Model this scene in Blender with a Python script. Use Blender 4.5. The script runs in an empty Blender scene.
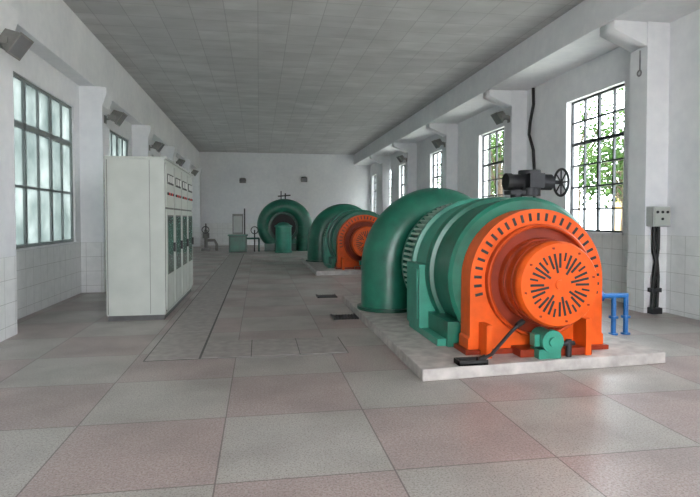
import bpy, bmesh, math, random
from mathutils import Vector, Matrix
random.seed(7)
C=bpy.context.scene.collection
pi=math.pi

# ---------------- materials ----------------
def mat(name, col, rough=0.6, metal=0.0, noise=0.0, nscale=8.0, bump=0.0, spec=0.5):
    m=bpy.data.materials.new(name); m.use_nodes=True
    nt=m.node_tree; b=nt.nodes['Principled BSDF']
    b.inputs['Roughness'].default_value=rough; b.inputs['Metallic'].default_value=metal
    b.inputs['Specular IOR Level'].default_value=spec
    b.inputs['Base Color'].default_value=(*col,1)
    g=nt.nodes.new('ShaderNodeNewGeometry')
    if noise>0:
        n=nt.nodes.new('ShaderNodeTexNoise'); n.inputs['Scale'].default_value=nscale; n.inputs['Detail'].default_value=5
        nt.links.new(g.outputs['Position'],n.inputs['Vector'])
        r=nt.nodes.new('ShaderNodeMapRange'); r.inputs[1].default_value=.3; r.inputs[2].default_value=.7
        r.inputs[3].default_value=1-noise; r.inputs[4].default_value=1+noise*.4
        nt.links.new(n.outputs['Fac'],r.inputs[0])
        mx=nt.nodes.new('ShaderNodeVectorMath'); mx.operation='SCALE'
        mx.inputs[0].default_value=col; nt.links.new(r.outputs[0],mx.inputs['Scale'])
        nt.links.new(mx.outputs[0],b.inputs['Base Color'])
        if bump>0:
            bp=nt.nodes.new('ShaderNodeBump'); bp.inputs['Strength'].default_value=bump; bp.inputs['Distance'].default_value=.01
            nt.links.new(n.outputs['Fac'],bp.inputs['Height']); nt.links.new(bp.outputs[0],b.inputs['Normal'])
    return m

class NT:
    def __init__(s,m): s.nt=m.node_tree
    def n(s,t): return s.nt.nodes.new(t)
    def l(s,a,b): s.nt.links.new(a,b)
    def math(s,op,a,b=None,c=None):
        n=s.n('ShaderNodeMath'); n.operation=op
        for i,v in enumerate((a,b,c)):
            if v is None: continue
            if isinstance(v,(int,float)): n.inputs[i].default_value=v
            else: s.l(v,n.inputs[i])
        return n.outputs[0]
    def mix(s,f,a,b):
        n=s.n('ShaderNodeMix'); n.data_type='RGBA'
        for sock,v in ((n.inputs[0],f),(n.inputs[6],a),(n.inputs[7],b)):
            if isinstance(v,(int,float)): sock.default_value=v
            elif isinstance(v,tuple): sock.default_value=(*v,1)
            else: s.l(v,sock)
        return n.outputs[2]
    def line(s,coord,size,off,w):
        a=s.math('ADD',coord,-off); a=s.math('DIVIDE',a,size); a=s.math('FRACT',a)
        a=s.math('SUBTRACT',a,.5); a=s.math('ABSOLUTE',a)
        return s.math('GREATER_THAN',a,.5-w/size/2)
    def noise(s,vec,scale,detail=4):
        n=s.n('ShaderNodeTexNoise'); n.inputs['Scale'].default_value=scale; n.inputs['Detail'].default_value=detail
        s.l(vec,n.inputs['Vector']); return n.outputs['Fac']
    def rng(s,v,a,b,c,d):
        n=s.n('ShaderNodeMapRange'); s.l(v,n.inputs[0])
        for i,k in enumerate((a,b,c,d)): n.inputs[i+1].default_value=k
        return n.outputs[0]

def mk(name):
    m=bpy.data.materials.new(name); m.use_nodes=True
    return m,NT(m),m.node_tree.nodes['Principled BSDF']

# walls
def wall_mat(name,ztile):
    m,N,b=mk(name); g=N.n('ShaderNodeNewGeometry')
    sp=N.n('ShaderNodeSeparateXYZ'); N.l(g.outputs['Position'],sp.inputs[0])
    sn=N.n('ShaderNodeSeparateXYZ'); N.l(g.outputs['True Normal'],sn.inputs[0])
    ax=N.math('GREATER_THAN',N.math('ABSOLUTE',sn.outputs[0]),.5)
    ay=N.math('GREATER_THAN',N.math('ABSOLUTE',sn.outputs[1]),.5)
    ly=N.math('MULTIPLY',N.line(sp.outputs[1],.30,.05,.007),ax)
    lx=N.math('MULTIPLY',N.line(sp.outputs[0],.30,.05,.007),ay)
    lz=N.line(sp.outputs[2],.30,ztile,.007)
    ln=N.math('MAXIMUM',N.math('MAXIMUM',lx,ly),lz)
    n1=N.noise(g.outputs['Position'],.8,6); n2=N.noise(g.outputs['Position'],6,6)
    nn=N.math('ADD',N.math('MULTIPLY',n1,.6),N.math('MULTIPLY',n2,.4))
    plaster=N.mix(N.rng(nn,.35,.65,0,1),(.69,.70,.73),(.80,.805,.82))
    tile=N.mix(N.rng(n2,.3,.7,0,1),(.68,.69,.69),(.77,.775,.775))
    tile=N.mix(ln,tile,(.42,.42,.41))
    low=N.math('LESS_THAN',sp.outputs[2],ztile)
    N.l(N.mix(low,plaster,tile),b.inputs['Base Color'])
    N.l(N.rng(low,0,1,.85,.3),b.inputs['Roughness'])
    return m
M_wallR=wall_mat('plaster_tile_r',1.27); M_wallL=wall_mat('plaster_tile_l',1.05)
# floor
def floor_mat():
    m,N,b=mk('terrazzo'); g=N.n('ShaderNodeNewGeometry'); P=g.outputs['Position']
    sp=N.n('ShaderNodeSeparateXYZ'); N.l(P,sp.inputs[0])
    T=1.08; ox=-.26; oy=4.3
    fx=N.math('FLOOR',N.math('DIVIDE',N.math('ADD',sp.outputs[0],-ox),T))
    fy=N.math('FLOOR',N.math('DIVIDE',N.math('ADD',sp.outputs[1],-oy),T))
    ch=N.math('FLOORED_MODULO',N.math('ADD',fx,fy),2.0)
    cmb=N.n('ShaderNodeCombineXYZ'); N.l(fx,cmb.inputs[0]); N.l(fy,cmb.inputs[1])
    wn=N.n('ShaderNodeTexWhiteNoise'); N.l(cmb.outputs[0],wn.inputs['Vector'])
    base=N.mix(ch,(.325,.245,.232),(.36,.345,.318))
    base=N.mix(N.rng(wn.outputs['Value'],0,1,0,.3),base,(.27,.235,.22))
    sp1=N.noise(P,55,3)
    base=N.mix(N.rng(sp1,.42,.6,.0,.4),base,(.49,.445,.415))
    sp2=N.noise(P,85,2)
    base=N.mix(N.rng(sp2,.54,.62,0,.6),base,(.125,.10,.09))
    st=N.noise(P,1.3,6)
    base=N.mix(N.rng(st,.42,.75,0,.5),base,(.17,.15,.14))
    ln=N.math('MAXIMUM',N.line(sp.outputs[0],T,ox,.010),N.line(sp.outputs[1],T,oy,.010))
    base=N.mix(N.math('MULTIPLY',ln,.75),base,(.08,.06,.055))
    N.l(base,b.inputs['Base Color']); N.l(N.rng(st,.3,.7,.30,.46),b.inputs['Roughness'])
    b.inputs['Specular IOR Level'].default_value=.5
    return m
M_floor=floor_mat()
def ceil_mat():
    m,N,b=mk('ceiling_board'); g=N.n('ShaderNodeNewGeometry'); P=g.outputs['Position']
    sp=N.n('ShaderNodeSeparateXYZ'); N.l(P,sp.inputs[0])
    mp=N.n('ShaderNodeMapping'); mp.inputs['Scale'].default_value=(.6,1.3,1); N.l(P,mp.inputs['Vector'])
    n1=N.noise(mp.outputs[0],2.0,7); n2=N.noise(P,.5,4)
    c=N.mix(N.rng(n1,.3,.7,0,1),(.44,.437,.44),(.61,.607,.61))
    c=N.mix(N.rng(n2,.35,.65,0,.4),c,(.46,.457,.465))
    fx=N.math('FLOOR',N.math('DIVIDE',sp.outputs[0],.6)); fy=N.math('FLOOR',N.math('DIVIDE',sp.outputs[1],.6))
    cmb=N.n('ShaderNodeCombineXYZ'); N.l(fx,cmb.inputs[0]); N.l(fy,cmb.inputs[1])
    wn=N.n('ShaderNodeTexWhiteNoise'); N.l(cmb.outputs[0],wn.inputs['Vector'])
    c=N.mix(N.rng(wn.outputs['Value'],0,1,0,.35),c,(.36,.36,.375))
    ln=N.math('MAXIMUM',N.line(sp.outputs[0],.6,0,.018),N.line(sp.outputs[1],.6,0,.018))
    N.l(N.mix(N.math('MULTIPLY',ln,.45),c,(.25,.25,.26)),b.inputs['Base Color'])
    b.inputs['Roughness'].default_value=.9
    return m
M_ceil=ceil_mat()
M_green=mat('green_paint',(.011,.13,.082),.33,noise=.3,nscale=5)
M_dgreen=mat('dark_green_paint',(.006,.065,.04),.35,noise=.25,nscale=5)
M_teal=mat('teal_paint',(.035,.26,.18),.36,noise=.25,nscale=4)
M_pale=mat('pale_fin',(.42,.55,.47),.4,noise=.15)
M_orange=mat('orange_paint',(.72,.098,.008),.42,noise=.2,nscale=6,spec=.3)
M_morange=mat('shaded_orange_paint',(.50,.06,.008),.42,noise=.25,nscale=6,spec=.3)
M_dorange=mat('deep_orange_trim_shade',(.24,.027,.007),.42,noise=.25,nscale=6,spec=.3)
M_black=mat('black_rubber',(.012,.012,.012),.6,noise=.2)
M_dark=mat('dark_iron',(.03,.03,.034),.5,.4,noise=.3)
M_steel=mat('steel',(.35,.35,.36),.35,.9,noise=.2)
M_cab=mat('cabinet_paint',(.42,.445,.41),.5,noise=.1,nscale=3)
M_cabg=mat('cabinet_green_panel',(.12,.19,.16),.12,noise=.15,nscale=3)
M_cabd=mat('cabinet_base',(.10,.10,.10),.6,noise=.2)
M_seam=mat('seam_dark',(.10,.10,.095),.7,noise=.1)
M_gauge=mat('gauge_face',(.70,.70,.67),.3,noise=.05)
M_lens=mat('lamp_lens',(.22,.22,.23),.2,noise=.1)
M_red=mat('indicator_red',(.6,.03,.02),.3,noise=.05)
M_conc=mat('plinth_concrete',(.44,.41,.385),.7,noise=.3,nscale=7,bump=.2)
M_blue=mat('blue_pipe_paint',(.012,.12,.36),.4,noise=.2)
M_frame=mat('window_frame_black',(.02,.025,.03),.5,noise=.1)
M_frameL=mat('window_frame_grey',(.20,.23,.23),.5,noise=.15)
M_box=mat('box_grey',(.42,.44,.43),.5,noise=.1)
M_grey=mat('grey_metal',(.20,.195,.185),.45,.3,noise=.2)
M_cover=mat('trench_concrete',(.33,.30,.282),.42,noise=.3,nscale=9)
M_ground=mat('outside_concrete',(.42,.42,.38),.9,noise=.3,nscale=1)
M_yellow=mat('yellow_render',(.62,.42,.16),.9,noise=.2,nscale=1)
M_roof=mat('roof_tile',(.25,.12,.09),.9,noise=.3)
M_bark=mat('bark',(.10,.07,.045),.9,noise=.4,nscale=12)
def leafmat():
    m,N,b=mk('leaves'); nt=m.node_tree
    g=N.n('ShaderNodeNewGeometry'); n=N.noise(g.outputs['Position'],1.5,3)
    c=N.mix(N.rng(n,.35,.65,0,1),(.018,.045,.012),(.06,.10,.03))
    d=N.n('ShaderNodeBsdfDiffuse'); t=N.n('ShaderNodeBsdfTranslucent'); N.l(c,d.inputs[0]); N.l(c,t.inputs[0])
    x=N.n('ShaderNodeMixShader'); x.inputs[0].default_value=.4
    N.l(d.outputs[0],x.inputs[1]); N.l(t.outputs[0],x.inputs[2]); N.l(x.outputs[0],nt.nodes['Material Output'].inputs[0])
    return m
M_leaf=leafmat()
def glass(name,tr,f,frost):
    m=bpy.data.materials.new(name); m.use_nodes=True; N=NT(m); nt=m.node_tree
    t=N.n('ShaderNodeBsdfTransparent'); t.inputs[0].default_value=(*tr,1)
    gl=N.n('ShaderNodeBsdfGlossy'); gl.inputs['Roughness'].default_value=.05
    x=N.n('ShaderNodeMixShader'); x.inputs[0].default_value=f
    N.l(t.outputs[0],x.inputs[1]); N.l(gl.outputs[0],x.inputs[2]); o=x
    if frost>0:
        g=N.n('ShaderNodeNewGeometry'); nz=N.noise(g.outputs['Position'],1.2,5)
        c=N.mix(N.rng(nz,.35,.65,0,1),(.16,.185,.18),(.31,.335,.33))
        d=N.n('ShaderNodeBsdfTranslucent'); N.l(c,d.inputs[0])
        x2=N.n('ShaderNodeMixShader'); x2.inputs[0].default_value=frost
        N.l(x.outputs[0],x2.inputs[1]); N.l(d.outputs[0],x2.inputs[2]); o=x2
    N.l(o.outputs[0],nt.nodes['Material Output'].inputs[0]); return m
M_glass=glass('window_glass',(.92,.95,.95),.05,0)
M_frost=glass('dusty_glass',(.24,.265,.265),.10,.85)

# ---------------- mesh builder ----------------
class B:
    def __init__(s,name): s.name=name; s.bm=bmesh.new(); s.mats=[]
    def mi(s,m):
        if m not in s.mats: s.mats.append(m)
        return s.mats.index(m)
    def face(s,vs,mi,smooth=False):
        try:
            f=s.bm.faces.new(vs); f.material_index=mi; f.smooth=smooth; return f
        except ValueError: return None
    def box(s,x0,x1,y0,y1,z0,z1,m,M=None):
        mi=s.mi(m)
        c=[Vector(p) for p in ((x0,y0,z0),(x1,y0,z0),(x1,y1,z0),(x0,y1,z0),(x0,y0,z1),(x1,y0,z1),(x1,y1,z1),(x0,y1,z1))]
        if M is not None: c=[M@p for p in c]
        v=[s.bm.verts.new(p) for p in c]
        for q in ((0,3,2,1),(4,5,6,7),(0,1,5,4),(1,2,6,5),(2,3,7,6),(3,0,4,7)): s.face([v[i] for i in q],mi)
    def cyl(s,p0,p1,r0,m,r1=None,n=24,cap=True):
        mi=s.mi(m); r1=r0 if r1 is None else r1
        p0=Vector(p0); p1=Vector(p1); d=(p1-p0).normalized()
        a=d.orthogonal().normalized(); b=d.cross(a)
        A=[s.bm.verts.new(p0+(a*math.cos(t)+b*math.sin(t))*r0) for t in [2*pi*i/n for i in range(n)]]
        Bv=[s.bm.verts.new(p1+(a*math.cos(t)+b*math.sin(t))*r1) for t in [2*pi*i/n for i in range(n)]]
        for i in range(n): s.face([A[i],A[(i+1)%n],Bv[(i+1)%n],Bv[i]],mi,True)
        if cap: s.face(A[::-1],mi); s.face(Bv,mi)
    def tube(s,pts,rs,m,n=16,cap=True):
        mi=s.mi(m); pts=[Vector(p) for p in pts]
        if not isinstance(rs,(list,tuple)): rs=[rs]*len(pts)
        rings=[]; a=None
        for i,p in enumerate(pts):
            d=(pts[min(i+1,len(pts)-1)]-pts[max(i-1,0)]).normalized()
            if a is None: a=d.orthogonal().normalized()
            else: a=(a-d*a.dot(d)).normalized()
            b=d.cross(a)
            rings.append([s.bm.verts.new(p+(a*math.cos(2*pi*k/n)+b*math.sin(2*pi*k/n))*rs[i]) for k in range(n)])
        for i in range(len(rings)-1):
            for k in range(n): s.face([rings[i][k],rings[i][(k+1)%n],rings[i+1][(k+1)%n],rings[i+1][k]],mi,True)
        if cap: s.face(rings[0][::-1],mi); s.face(rings[-1],mi)
    def lathe(s,c,prof,m,n=64,axis='y'):
        mi=s.mi(m); rings=[]
        for r,t in prof:
            ring=[]
            for k in range(n):
                a=2*pi*k/n
                if axis=='y': p=(c[0]+r*math.cos(a),t,c[1]+r*math.sin(a))
                else: p=(c[0]+r*math.cos(a),c[1]+r*math.sin(a),t)
                ring.append(s.bm.verts.new(p))
            rings.append(ring)
        for i in range(len(rings)-1):
            for k in range(n): s.face([rings[i][k],rings[i][(k+1)%n],rings[i+1][(k+1)%n],rings[i+1][k]],mi,True)
        s.face(rings[0],mi); s.face(rings[-1],mi)
    def prism(s,poly,y0,y1,m):
        mi=s.mi(m)
        A=[s.bm.verts.new((x,y0,z)) for x,z in poly]; Bv=[s.bm.verts.new((x,y1,z)) for x,z in poly]
        n=len(poly)
        for i in range(n): s.face([A[i],A[(i+1)%n],Bv[(i+1)%n],Bv[i]],mi,True)
        s.face(A,mi); s.face(Bv[::-1],mi)
    def plan(s,poly,z0,z1,m):
        mi=s.mi(m)
        A=[s.bm.verts.new((x,y,z0)) for x,y in poly]; Bv=[s.bm.verts.new((x,y,z1)) for x,y in poly]
        n=len(poly)
        for i in range(n): s.face([A[i],A[(i+1)%n],Bv[(i+1)%n],Bv[i]],mi)
        s.face(A[::-1],mi); s.face(Bv,mi)
    def torus(s,c,R,r,m,axis='y',n=40,k=10):
        mi=s.mi(m); rings=[]
        for i in range(n):
            a=2*pi*i/n; ring=[]
            for j in range(k):
                b=2*pi*j/k; rr=R+r*math.cos(b); h=r*math.sin(b)
                if axis=='y': p=(c[0]+rr*math.cos(a),c[1]+h,c[2]+rr*math.sin(a))
                elif axis=='x': p=(c[0]+h,c[1]+rr*math.cos(a),c[2]+rr*math.sin(a))
                else: p=(c[0]+rr*math.cos(a),c[1]+rr*math.sin(a),c[2]+h)
                ring.append(s.bm.verts.new(p))
            rings.append(ring)
        for i in range(n):
            for j in range(k): s.face([rings[i][j],rings[(i+1)%n][j],rings[(i+1)%n][(j+1)%k],rings[i][(j+1)%k]],mi,True)
    def done(s,bevel=0,zmin=None):
        bm=s.bm
        bmesh.ops.recalc_face_normals(bm,faces=bm.faces)
        if zmin is not None:
            for v in bm.verts:
                if v.co.z<zmin: v.co.z=zmin
        bm.normal_update()
        for e in bm.edges:
            if len(e.link_faces)==2 and e.calc_face_angle(0)>math.radians(35): e.smooth=False
        me=bpy.data.meshes.new(s.name); bm.to_mesh(me); bm.free()
        for m in s.mats: me.materials.append(m)
        o=bpy.data.objects.new(s.name,me); C.objects.link(o)
        if bevel>0:
            md=o.modifiers.new('bev','BEVEL'); md.width=bevel; md.segments=2; md.limit_method='ANGLE'; md.angle_limit=math.radians(50)
        return o

# ---------------- room ----------------
YB=32.0; Y0=-3.0; ZC=5.33
XL=-3.65; XR=6.6; XPL=-3.2; XPR=6.2
b=B('floor'); b.box(XL-.3,XR+.3,Y0-.3,YB+.3,-.3,0,M_floor); b.done()
b=B('ceiling'); b.box(XL-.5,XR+.5,Y0-.5,YB+.5,ZC,ZC+.3,M_ceil); b.done()
b=B('wall_back'); b.box(XL-.3,XR+.3,YB,YB+.3,0,ZC,M_wallR); b.done()
b=B('wall_front')
b.box(XL-.3,-1.0,Y0-.3,Y0,0,ZC,M_wallL); b.box(3.2,XR+.3,Y0-.3,Y0,0,ZC,M_wallL); b.box(-1.0,3.2,Y0-.3,Y0,4.0,ZC,M_wallL); b.done()
STEP=4.78
rw=[(9.05+STEP*k,10.95+STEP*k) for k in range(-2,4)]+[(26.9,28.6),(30.3,31.6)]
rw=[w for w in rw if w[0]>Y0]
ZS,ZT=1.28,4.06
b=B('wall_right')
b.box(XR,XR+.3,Y0,YB,0,ZS,M_wallR); b.box(XR,XR+.3,Y0,YB,ZT,ZC,M_wallR)
y=Y0
for a,c in rw:
    b.box(XR,XR+.3,y,a,ZS,ZT,M_wallR); y=c
b.box(XR,XR+.3,y,YB,ZS,ZT,M_wallR); b.done()
lw=[(8.4+4.72*k,11.75+4.72*k) for k in range(-2,5)]
LS,LT=1.08,3.78
b=B('wall_left')
b.box(XL-.3,XL,Y0,YB,0,LS,M_wallL); b.box(XL-.3,XL,Y0,YB,LT,ZC,M_wallL); y=Y0
for a,c in lw: b.box(XL-.3,XL,y,a,LS,LT,M_wallL); y=c
b.box(XL-.3,XL,y,YB,LS,LT,M_wallL); b.done()
ZBR,ZBL=4.72,4.28
b=B('trim_1'); b.box(5.58,XR-.001,Y0,YB,ZBR,ZC,M_wallR); b.done(bevel=.01)
b=B('trim_2'); b.box(XL+.001,-3.33,Y0,YB,ZBL,ZC,M_wallL); b.done(bevel=.01)
def pillar(name,x0,x1,y0,y1,z1,m,xin):
    b=B(name); b.box(x0,x1,y0,y1,0,z1,m)
    s=1 if xin>0 else -1
    xa=x0 if s>0 else x1
    xo=5.62 if s>0 else -3.12
    z1=z1-.001
    pr=[(xa,z1-.38),(xo,z1-.14),(xo,z1),(xa,z1)]
    b.prism(pr,y0+.02,y1-.02,m)
    return b.done()
k=0
for i in range(-2,5):
    y=7.95+STEP*i
    pillar('pillar' if k==0 else 'pillar.%03d'%k,XPR,XR,y,y+.42,ZBR,M_wallR,1); k+=1
for i in range(-2,6):
    y=7.35+4.72*i
    if y<Y0: continue
    pillar('pillar.%03d'%k,XL,XPL,y,y+.55,ZBL,M_wallL,-1); k+=1

wi=1
def win_right(a,c,cols,rows):
    global wi
    b=B('window_%d'%wi); wi+=1
    x0,x1=XR+.12,XR+.17; t=.035
    b.box(x0,x1,a,a+t,ZS,ZT,M_frame); b.box(x0,x1,c-t,c,ZS,ZT,M_frame)
    b.box(x0,x1,a+t,c-t,ZS,ZS+t,M_frame); b.box(x0,x1,a+t,c-t,ZT-t,ZT,M_frame)
    for i in range(1,cols):
        y=a+(c-a)*i/cols; w=.030 if i==cols/2 else .018
        b.box(x0,x1,y-w,y+w,ZS+t,ZT-t,M_frame)
    for j in range(1,rows):
        z=ZS+(ZT-ZS)*j/rows; w=.034 if j==rows-2 else .017
        b.box(x0+.005,x1-.005,a+t,c-t,z-w,z+w,M_frame)
    b.box(x0+.02,x0+.026,a+t,c-t,ZS+t,ZT-t,M_glass)
    b.box(XR-.03,XR+.13,a-.03,c+.03,ZS-.04,ZS,M_wallR)
    b.done()
for a,c in rw: win_right(a,c,4,6)
def win_left(a,c):
    global wi
    b=B('window_%d'%wi); wi+=1
    x0,x1=XL-.10,XL-.04; t=.05
    b.box(x0,x1,a,a+t,LS,LT,M_frameL); b.box(x0,x1,c-t,c,LS,LT,M_frameL)
    b.box(x0,x1,a+t,c-t,LS,LS+t,M_frameL); b.box(x0,x1,a+t,c-t,LT-t,LT,M_frameL)
    zt=LS+(LT-LS)*.72
    b.box(x0,x1,a+t,c-t,zt-.05,zt+.05,M_frameL)
    zm=LS+(LT-LS)*.36
    b.box(x0+.01,x1-.01,a+t,c-t,zm-.02,zm+.02,M_frameL)
    for i in range(1,6):
        y=a+(c-a)*i/6; w=.04 if i%2==0 else .018
        b.box(x0,x1,y-w,y+w,LS+t,LT-t,M_frameL)
    b.box(x0+.02,x0+.026,a+t,c-t,LS+t,LT-t,M_frost)
    b.box(XL-.02,XL+.05,a-.03,c+.03,LS-.04,LS,M_wallL)
    b.done()
for a,c in lw: win_left(a,c)

# trench cover in aisle
b=B('trench_cover')
y=6.15
while y<24:
    b.box(-1.23,-.665,y+.006,y+1.490,0.0,.005,M_cover); y+=1.5
b.box(-1.245,-.64,6.135,y,0,.002,M_seam)
for i in range(3): b.box(-.637+.55*i,-.637+.55*i+.540,6.158,7.0,0,.005,M_cover)
b.box(-.639,1.016,6.14,7.014,0,.002,M_seam)
b.done()

# ---------------- cabinet ----------------
def cabinet():
    b=B('control_cabinet'); x0,x1=-2.26,-1.41; y0=8.62; H=2.45; n=4; w=.84
    b.box(x0+.02,x1-.02,y0+.02,y0+n*w-.02,0,.08,M_cabd)
    for i in range(n):
        a=y0+i*w
        b.box(x0,x1,a+.003,a+w-.003,.08,H,M_cab)
        b.box(x1,x1+.006,a+.03,a+w-.03,.12,H-.05,M_seam)
        b.box(x1+.004,x1+.022,a+.045,a+w-.045,1.72,H-.06,M_cab)
        b.box(x1+.004,x1+.022,a+.045,a+w-.045,.14,1.69,M_cab)
        for j in range(3):
            yy=a+.13+j*.2
            b.box(x1+.022,x1+.035,yy,yy+.14,2.08,2.24,M_black); b.box(x1+.034,x1+.038,yy+.015,yy+.125,2.11,2.22,M_gauge)
        for j in range(5):
            yy=a+.14+j*.13
            b.cyl((x1+.022,yy,1.93),(x1+.045,yy,1.93),.022,M_red if j%2 else M_dark,n=12)
        b.box(x1+.022,x1+.028,a+.12,a+w-.16,.68,1.60,M_seam)
        b.box(x1+.027,x1+.031,a+.14,a+w-.18,.70,1.58,M_cabg)  # greenish grey panel on the door
        b.box(x1+.022,x1+.05,a+w-.12,a+w-.09,1.0,1.15,M_dark)
    b.box(x0+.02,x0+.03,y0-.002,y0+.003,.1,H-.02,M_seam)
    b.box(x1-.22,x1-.215,y0-.002,y0+.003,.1,H-.02,M_seam)
    b.box(x0-.01,x1+.03,y0-.01,y0+n*w+.01,H,H+.03,M_cab)
    b.done(bevel=.004)
cabinet()

# ---------------- generator set ----------------
def volute(b,c,y,Rin,r0,r1,a0,sweep,m,n=72,tn=20):
    mi=b.mi(m); rings=[]
    for i in range(n+1):
        f=i/n; a=a0+sweep*f; r=r0+(r1-r0)*f; Rc=Rin+r
        ring=[]
        for k in range(tn):
            t=2*pi*k/tn; rr=Rc+r*math.cos(t); h=r*1.05*math.sin(t)
            ring.append(b.bm.verts.new((c[0]+rr*math.cos(a),y+h,c[1]+rr*math.sin(a))))
        rings.append(ring)
    for i in range(n):
        for k in range(tn): b.face([rings[i][k],rings[i][(k+1)%tn],rings[i+1][(k+1)%tn],rings[i+1][k]],mi,True)
    b.face(rings[0],mi); b.face(rings[-1][::-1],mi)

def genset(dy,name):
    cx,cz=2.94,.89
    b=B(name); Y=lambda v:v+dy
    R=.76; poly=[]
    for i in range(0,41):
        a=pi*i/40; poly.append((cx+R*math.cos(a),cz+R*math.sin(a)))
    poly+= [(cx-R,.30),(cx-R-.02,.28),(cx-R-.02,.17),(cx+R+.02,.17),(cx+R+.02,.28),(cx+R,.30)]
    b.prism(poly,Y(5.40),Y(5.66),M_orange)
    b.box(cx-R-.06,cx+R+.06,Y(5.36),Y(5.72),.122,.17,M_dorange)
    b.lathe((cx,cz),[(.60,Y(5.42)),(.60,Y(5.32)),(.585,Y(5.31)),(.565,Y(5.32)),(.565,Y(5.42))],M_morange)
    b.lathe((cx,cz),[(.565,Y(5.405)),(.565,Y(5.395)),(.40,Y(5.39)),(.40,Y(5.405))],M_dorange)  # brown-red shade of the gap around the drum, painted on as deep orange
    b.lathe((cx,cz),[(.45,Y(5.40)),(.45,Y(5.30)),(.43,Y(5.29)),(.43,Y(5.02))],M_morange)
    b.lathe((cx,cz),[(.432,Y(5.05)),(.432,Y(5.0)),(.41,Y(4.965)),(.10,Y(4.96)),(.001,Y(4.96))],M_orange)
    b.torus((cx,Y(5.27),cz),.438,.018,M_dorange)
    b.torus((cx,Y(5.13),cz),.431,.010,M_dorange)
    for i in range(27):
        a=math.radians(-12+204*i/26)
        M=Matrix.Translation((cx,Y(5.40),cz))@Matrix.Rotation(-a,4,'Y')
        b.box(.635,.72,-.006,.004,-.015,.015,M_black,M)
    for i in range(32):
        a=2*pi*i/32
        M=Matrix.Translation((cx,Y(4.965),cz))@Matrix.Rotation(-a,4,'Y')
        if i%4==3: b.box(.24,.325,-.008,.004,-.010,.010,M_black,M)
        else: b.box(.12 if i%4==1 else .17,.315,-.008,.004,-.012,.012,M_black,M)
    b.cyl((cx,Y(4.94),cz),(cx,Y(4.97),cz),.05,M_orange)
    for i in range(8):
        a=2*pi*i/8+.2; b.cyl((cx+.37*math.cos(a),Y(4.95),cz+.37*math.sin(a)),(cx+.37*math.cos(a),Y(4.98),cz+.37*math.sin(a)),.012,M_dorange,n=8)
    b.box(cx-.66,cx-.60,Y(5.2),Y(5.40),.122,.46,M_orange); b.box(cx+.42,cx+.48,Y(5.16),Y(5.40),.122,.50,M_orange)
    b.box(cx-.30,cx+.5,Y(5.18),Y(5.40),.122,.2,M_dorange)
    b.lathe((cx,cz),[(.5,Y(5.66)),(.86,Y(5.66)),(.90,Y(5.69)),(.90,Y(5.77)),(.86,Y(5.79)),(.86,Y(6.30)),(.91,Y(6.31)),(.93,Y(6.36)),(.93,Y(6.42)),(.90,Y(6.44))],M_green)
    b.lathe((cx,cz),[(.88,Y(6.42)),(.88,Y(6.98)),(.93,Y(6.99)),(.93,Y(7.06)),(.80,Y(7.07))],M_teal)
    b.box(cx-.88,cx+.88,Y(5.74),Y(7.0),.122,.40,M_green)
    b.box(cx-.98,cx+.98,Y(5.80),Y(6.95),.122,.20,M_teal)
    b.box(cx-1.0,cx-.80,Y(6.44),Y(7.0),.2,.98,M_teal)
    b.box(cx-1.01,cx-.99,Y(6.50),Y(6.94),.3,.92,M_teal)
    b.lathe((cx,cz),[(.80,Y(7.06)),(.80,Y(7.62)),(.89,Y(7.62)),(.89,Y(7.70)),(.5,Y(7.72))],M_green)
    for i in range(72):
        a=2*pi*i/72
        if math.sin(a)<-.8: continue
        M=Matrix.Translation((cx,0,cz))@Matrix.Rotation(-a,4,'Y')
        b.box(.79,.89,Y(7.06),Y(7.62),-.016,.016,M_pale,M)
    b.box(cx-.7,cx+.7,Y(7.1),Y(7.6),.122,.5,M_green)
    b.lathe((cx,cz),[(.45,Y(7.7)),(.45,Y(7.95)),(.66,Y(7.96)),(.66,Y(8.06)),(.60,Y(8.07)),(.6,Y(8.8)),(.66,Y(8.81)),(.66,Y(8.9)),(.3,Y(8.92))],M_green)
    volute(b,(cx,cz),Y(8.42),.50,.42,.13,pi,-1.5*pi,M_green)
    px=cx-.50-.42
    b.tube([(px,Y(8.42),cz),(px,Y(8.42),.5),(px,Y(8.42),.123)],[.42,.425,.43],M_green,n=32)
    b.lathe((px,Y(8.42)),[(.40,.123),(.49,.123),(.49,.17),(.40,.17)],M_dgreen,axis='z',n=32)
    b.box(cx-.25,cx+.45,Y(8.1),Y(8.75),.122,.5,M_green)
    b.tube([(cx,Y(8.9),cz),(cx,Y(9.2),cz),(cx,Y(9.42),cz-.12),(cx,Y(9.53),cz-.4),(cx,Y(9.55),.123)],.36,M_green,n=28)
    px=cx-.03
    b.cyl((px,Y(5.06),.31),(px,Y(5.30),.31),.10,M_teal); b.cyl((px,Y(5.02),.31),(px,Y(5.07),.31),.115,M_teal)
    b.cyl((px,Y(4.99),.31),(px,Y(5.03),.31),.05,M_teal)
    b.box(px-.12,px+.12,Y(5.08),Y(5.26),.122,.22,M_teal)
    b.box(px-.16,px-.10,Y(5.1),Y(5.2),.25,.37,M_teal)
    b.cyl((px+.1,Y(5.14),.26),(px+.30,Y(5.14),.26),.025,M_dark)
    b.cyl((px+.24,Y(5.14),.122),(px+.24,Y(5.14),.30),.03,M_dark)
    o=b.done(bevel=.006,zmin=.1205)
    p=B('concrete_plinth'); p.plan([(1.52,Y(4.93)),(4.28,Y(5.14)),(4.28,Y(9.95)),(1.52,Y(9.95))],0,.12,M_conc)
    p.done(bevel=.012)
    return o
genset(0,'turbine_generator')
genset(9.7,'turbine_generator')

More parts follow.
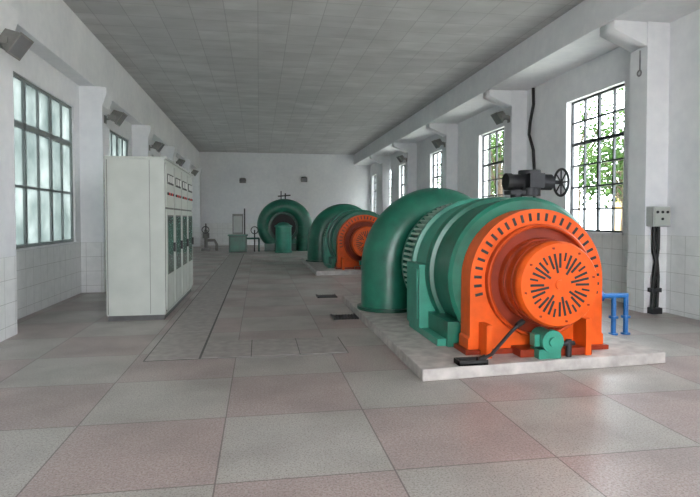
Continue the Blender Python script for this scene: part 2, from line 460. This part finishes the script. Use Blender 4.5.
def valve(dy):
    Y=lambda v:v+dy
    b=B('inlet_valve')
    x=4.36; y=Y(8.0); zz=2.12
    x0=3.98
    b.cyl((x0,y,.122),(x0,y,1.45),.26,M_green,n=32); b.lathe((x0,y),[(.25,.7),(.3,.7),(.3,.78),(.25,.78)],M_green,axis='z',n=32)
    b.lathe((x0,y),[(.25,1.3),(.3,1.3),(.3,1.46),(.2,1.5)],M_green,axis='z',n=32)
    b.cyl((x0,y,1.45),(x0,y,2.0),.09,M_dark)
    b.cyl((x-.16,y,1.90),(x-.16,y,2.30),.17,M_dark); b.box(x0-.15,x-.05,y-.12,y+.12,1.92,1.98,M_dark)
    b.cyl((x-.50,y,zz),(x-.3,y,zz),.12,M_dark); b.cyl((x-.56,y,zz),(x-.48,y,zz),.135,M_black)
    b.cyl((x-.1,y,zz),(x+.2,y,zz),.125,M_dark)
    b.box(x-.28,x-.04,y-.26,y-.1,2.02,2.24,M_dark)
    b.cyl((x+.18,y,zz),(x+.40,y,zz),.03,M_dark)
    b.torus((x+.38,y,zz),.21,.02,M_dark,axis='x')
    for i in range(4):
        a=i*pi/4
        b.cyl((x+.38,y+.2*math.cos(a),zz+.2*math.sin(a)),(x+.38,y-.2*math.cos(a),zz-.2*math.sin(a)),.012,M_dark,n=8)
    b.done()
valve(0)

b=B('steel_hand_lever')
b.tube([(2.62,5.16,.48),(2.50,5.12,.40),(2.27,5.06,.20),(2.16,5.04,.16)],.018,M_dark,n=10)
b.tube([(2.66,5.17,.50),(2.58,5.15,.455)],.03,M_black,n=10)
b.box(1.90,2.20,4.975,5.12,.122,.14,M_black)
b.box(1.90,2.2,4.975,4.99,.122,.17,M_black); b.box(1.90,1.915,4.975,5.12,.122,.17,M_black); b.box(1.90,2.2,5.105,5.12,.122,.17,M_black)
b.tube([(2.2,5.05,.18),(2.12,5.04,.155)],.026,M_black,n=10)
b.done()

b=B('blue_water_pipe')
yy=6.55
b.tube([(4.35,yy,.52),(4.55,yy,.52),(4.84,yy,.52)],.035,M_blue)
b.cyl((4.44,yy,.52),(4.48,yy,.52),.075,M_blue); b.cyl((4.34,yy,.52),(4.37,yy,.52),.06,M_blue)
b.tube([(4.66,yy,.52),(4.66,yy,0.0)],.032,M_blue); b.tube([(4.84,yy,.55),(4.84,yy,0.0)],.032,M_blue)
b.cyl((4.66,yy,.22),(4.66,yy,.25),.06,M_blue); b.cyl((4.84,yy,.22),(4.84,yy,.25),.06,M_blue)
b.cyl((4.66,yy,0),(4.66,yy,.02),.06,M_blue); b.cyl((4.84,yy,0),(4.84,yy,.02),.06,M_blue)
b.tube([(4.40,yy,.52),(4.40,yy,.0)],.03,M_blue); b.cyl((4.40,yy,.58),(4.40,yy,.62),.05,M_blue); b.cyl((4.40,yy,.52),(4.40,yy,.6),.015,M_blue)
b.done()

b=B('junction_box')
yp=7.945
b.box(6.215,6.53,yp-.16,yp,1.42,1.74,M_box); b.box(6.235,6.51,yp-.175,yp-.16,1.44,1.72,M_cab)
for x,z in ((6.28,1.65),(6.37,1.65),(6.46,1.65),(6.37,1.54)): b.cyl((x,yp-.19,z),(x,yp-.17,z),.022,M_dark,n=12)
b.done(bevel=.004)
b=B('black_conduit')
b.tube([(6.32,yp-.05,1.415),(6.32,yp-.05,1.0),(6.36,yp-.06,.85),(6.32,yp-.06,.6),(6.30,yp-.06,.0)],.032,M_black)
b.tube([(6.40,yp-.05,1.415),(6.40,yp-.05,1.05),(6.37,yp-.06,.9),(6.40,yp-.06,.6),(6.38,yp-.06,.0)],.028,M_black)
b.box(6.26,6.44,yp-.1,yp,.35,.42,M_dark); b.box(6.26,6.44,yp-.12,yp,.0,.1,M_dark)
b.done()
b=B('wall_conduit')
b.tube([(6.18,8.1,4.3),(6.18,8.1,3.98)],.012,M_steel); b.torus((6.17,8.1,3.93),.045,.012,M_steel,axis='x',n=20); b.done()
b=B('black_cable')
b.tube([(6.56,12.35,4.7),(6.56,12.33,4.3),(6.54,12.45,3.9),(6.53,12.48,3.6),(6.55,12.3,3.2),(6.56,12.25,2.6),(6.56,12.25,1.4)],.035,M_black); b.done()

for dy in (0.0,2.3):
    b=B('floor_drain_grate'); y0=8.2+dy
    b.box(1.14,1.49,y0,y0+.36,0,.006,M_black)
    for i in range(7): b.box(1.15+.05*i,1.165+.05*i,y0,y0+.36,.006,.02,M_dark)
    b.box(1.12,1.14,y0-.02,y0+.38,0,.025,M_dark); b.box(1.49,1.505,y0-.02,y0+.38,0,.025,M_dark)
    b.done()

def flood(x,y,z,side):
    b=B('wall_floodlight')
    if side==0: R=Matrix.Rotation(-pi/2,4,'Z')
    elif side==1: R=Matrix.Rotation(pi,4,'Z')
    else: R=Matrix.Identity(4)
    T=Matrix.Translation((x,y,z))@R
    tilt=T@Matrix.Translation((.24,0,.05))@Matrix.Rotation(math.radians(35),4,'Y')
    b.box(0,.02,-.06,.06,-.10,.06,M_grey,T)
    b.box(.02,.24,-.015,.015,-.03,.0,M_grey,T)
    b.box(.10,.125,-.18,.18,-.03,.01,M_grey,T)
    for s in (-1,1): b.box(.10,.26,s*.18-.01,s*.18+.01,-.03,.05,M_grey,T)
    mi=b.mi(M_grey)
    f=[tilt@Vector(p) for p in ((.10,-.17,-.14),(.10,.17,-.14),(.10,.17,.14),(.10,-.17,.14))]
    r=[tilt@Vector(p) for p in ((-.10,-.10,-.08),(-.10,.10,-.08),(-.10,.10,.08),(-.10,-.10,.08))]
    F=[b.bm.verts.new(p) for p in f]; Rr=[b.bm.verts.new(p) for p in r]
    for i in range(4): b.face([F[i],F[(i+1)%4],Rr[(i+1)%4],Rr[i]],mi)
    b.face(F,mi); b.face(Rr[::-1],mi)
    b.box(.10,.115,-.18,.18,-.15,.15,M_grey,tilt); b.box(.115,.118,-.155,.155,-.125,.125,M_lens,tilt)
    b.done()
for i in range(0,5): flood(XPL,7.35+4.72*i+.2-(.25 if i==0 else 0),3.66,-1)
for i in range(1,4): flood(XPR,7.95+STEP*i+.15,4.05,1)
flood(-.9,YB,3.7,0); flood(2.6,YB,3.8,0)

# ---------------- far turbine ----------------
def far_turbine():
    cx,cz,y=1.15,1.15,26.2
    b=B('spiral_case_turbine')
    volute(b,(cx,cz),y,.62,.40,.24,0,1.75*pi,M_green)
    b.lathe((cx,cz),[(.75,y-.1),(.75,y-.22),(.60,y-.23),(.60,y-.1),(.2,y-.08)],M_dgreen)
    b.lathe((cx,cz),[(.60,y+.3),(.60,y-.05),(.58,y-.12),(.01,y-.12)],M_black)
    b.lathe((cx,cz),[(.64,y+.1),(.70,y+.3),(.3,y+.5)],M_green)
    for i in range(16):
        a=2*pi*i/16; b.cyl((cx+.68*math.cos(a),y-.26,cz+.68*math.sin(a)),(cx+.68*math.cos(a),y-.2,cz+.68*math.sin(a)),.03,M_dark,n=8)
    b.tube([(cx+1.02,y,cz),(cx+1.02,y,.5),(cx+1.02,y,.0)],[.40,.41,.42],M_green,n=28)
    b.box(cx-.9,cx+.6,y-.35,y+.35,0,.35,M_dgreen)
    b.cyl((cx-.1,y,cz+1.15),(cx-.1,y,cz+1.7),.025,M_dark); b.cyl((cx+.1,y,cz+1.2),(cx+.1,y,cz+1.6),.03,M_dark)
    b.cyl((cx-.25,y,cz+1.45),(cx+.35,y,cz+1.5),.03,M_dark)
    b.done(bevel=.01,zmin=0.0)
    b=B('governor_tank')
    b.lathe((1.1,24.9),[(.40,0),(.40,.06),(.36,.08),(.36,1.15),(.40,1.16),(.40,1.22),(.33,1.24),(.20,1.34),(.05,1.38)],M_teal,axis='z',n=32)
    b.done()
    b=B('governor_cabinet')
    b.box(-1.35,-.55,25.3,26.0,0,.75,M_dgreen); b.box(-1.4,-.5,25.25,26.05,.75,.80,M_green)
    b.box(-1.28,-.62,25.285,25.3,.08,.68,M_green)
    b.box(-1.2,-.72,25.55,25.85,.80,1.75,M_grey); b.box(-1.15,-.77,25.535,25.55,.9,1.65,M_box)
    b.cyl((-.65,25.6,.8),(-.65,25.6,2.0),.03,M_dark)
    b.cyl((-.55,25.5,.62),(.0,25.7,.62),.04,M_dgreen); b.cyl((0,25.7,.62),(0,25.7,0),.04,M_dgreen)
    b.torus((-.2,25.45,1.0),.16,.02,M_dark); b.cyl((-.2,25.45,1.0),(-.2,25.7,1.0),.02,M_dark); b.cyl((-.2,25.7,0),(-.2,25.7,1.0),.03,M_dark)
    b.done(bevel=.006)
    b=B('valve_stand')
    b.box(-2.7,-2.3,26.6,27.0,0,.12,M_grey); b.cyl((-2.5,26.8,.1),(-2.5,26.8,1.0),.08,M_grey)
    b.cyl((-2.5,26.8,.6),(-2.5,26.8,.85),.16,M_grey); b.torus((-2.5,26.6,1.0),.16,.02,M_dark); b.cyl((-2.5,26.55,1.0),(-2.5,26.8,1.0),.03,M_dark)
    b.cyl((-2.5,26.8,1.0),(-2.5,26.8,1.3),.03,M_dark)
    b.tube([(-2.5,26.8,.5),(-2.1,26.8,.5),(-2.0,26.8,.3),(-2.0,26.8,0)],.07,M_grey)
    b.done()
far_turbine()

# ---------------- outside ----------------
b=B('ground'); b.box(-40,60,-30,70,-.5,-.32,M_ground); b.done()
b=B('neighbour_building'); b.box(24,30,8,34,-.32,3.2,M_yellow); b.prism([(23.4,3.2),(30.6,3.2),(27,5.0)],7.5,34.5,M_roof)
for i in range(6): b.box(23.95,24.02,10+4*i,11.4+4*i,.8,2.3,M_frame)
b.done()
def tree(x,y,h,r,n):
    b=B('tree')
    b.tube([(x,y,-.33),(x+.1,y,h*.35),(x-.1,y+.1,h*.7)],[.22,.16,.08],M_bark,n=10)
    cl=[]
    for i in range(14):
        a=random.uniform(0,2*pi); rr=r*random.uniform(.2,.85); z=h*random.uniform(.38,1.0)
        c=Vector((x+rr*math.cos(a),y+rr*math.sin(a),z)); cl.append(c)
        b.tube([(x,y,h*.35+.2*(z-h*.35)),tuple((Vector((x,y,h*.5))+c)/2),tuple(c)],[.07,.05,.02],M_bark,n=6)
    mi=b.mi(M_leaf)
    for i in range(n):
        c=random.choice(cl); d=Vector((random.gauss(0,1),random.gauss(0,1),random.gauss(0,.7)))*r*.26
        p=c+d; u=Vector((random.gauss(0,1),random.gauss(0,1),random.gauss(0,1))).normalized()
        v=u.orthogonal().normalized(); s=random.uniform(.07,.15)
        b.face([b.bm.verts.new(p+u*s),b.bm.verts.new(p+v*s*.55),b.bm.verts.new(p-u*s),b.bm.verts.new(p-v*s*.55)],mi)
    b.done()
for (x,y,h,r) in ((12.5,14.5,6.5,2.4),(13.4,18.3,5.5,2.2),(14,22.5,7.5,2.8),(13,28,6.5,2.5),(15,34,8,3),(16,42,8,3),(13.5,49,7,3)):
    tree(x,y,h,r,3000)

# ---------------- light ----------------
w=bpy.data.worlds.new('World'); bpy.context.scene.world=w; w.use_nodes=True
bg=w.node_tree.nodes['Background']; bg.inputs[0].default_value=(.94,.955,1.0,1); bg.inputs[1].default_value=14.5
sd=bpy.data.lights.new('sun','SUN'); sd.energy=20; sd.angle=.02; sd.color=(1,.95,.86)
so=bpy.data.objects.new('sun',sd); C.objects.link(so)
so.rotation_euler=Vector((-.25,-.9,1.5)).to_track_quat('Z','Y').to_euler()

# ---------------- camera ----------------
cd=bpy.data.cameras.new('camera'); cam=bpy.data.objects.new('camera',cd); C.objects.link(cam)
cd.sensor_width=36; cd.lens=28; cd.shift_y=-15/700
cam.location=(0,0,1.55)
cam.rotation_euler=(math.radians(90-1.6),0,-math.radians(9.5))
bpy.context.scene.camera=cam
bpy.context.scene.view_settings.view_transform='Standard'
bpy.context.scene.view_settings.exposure=0.22
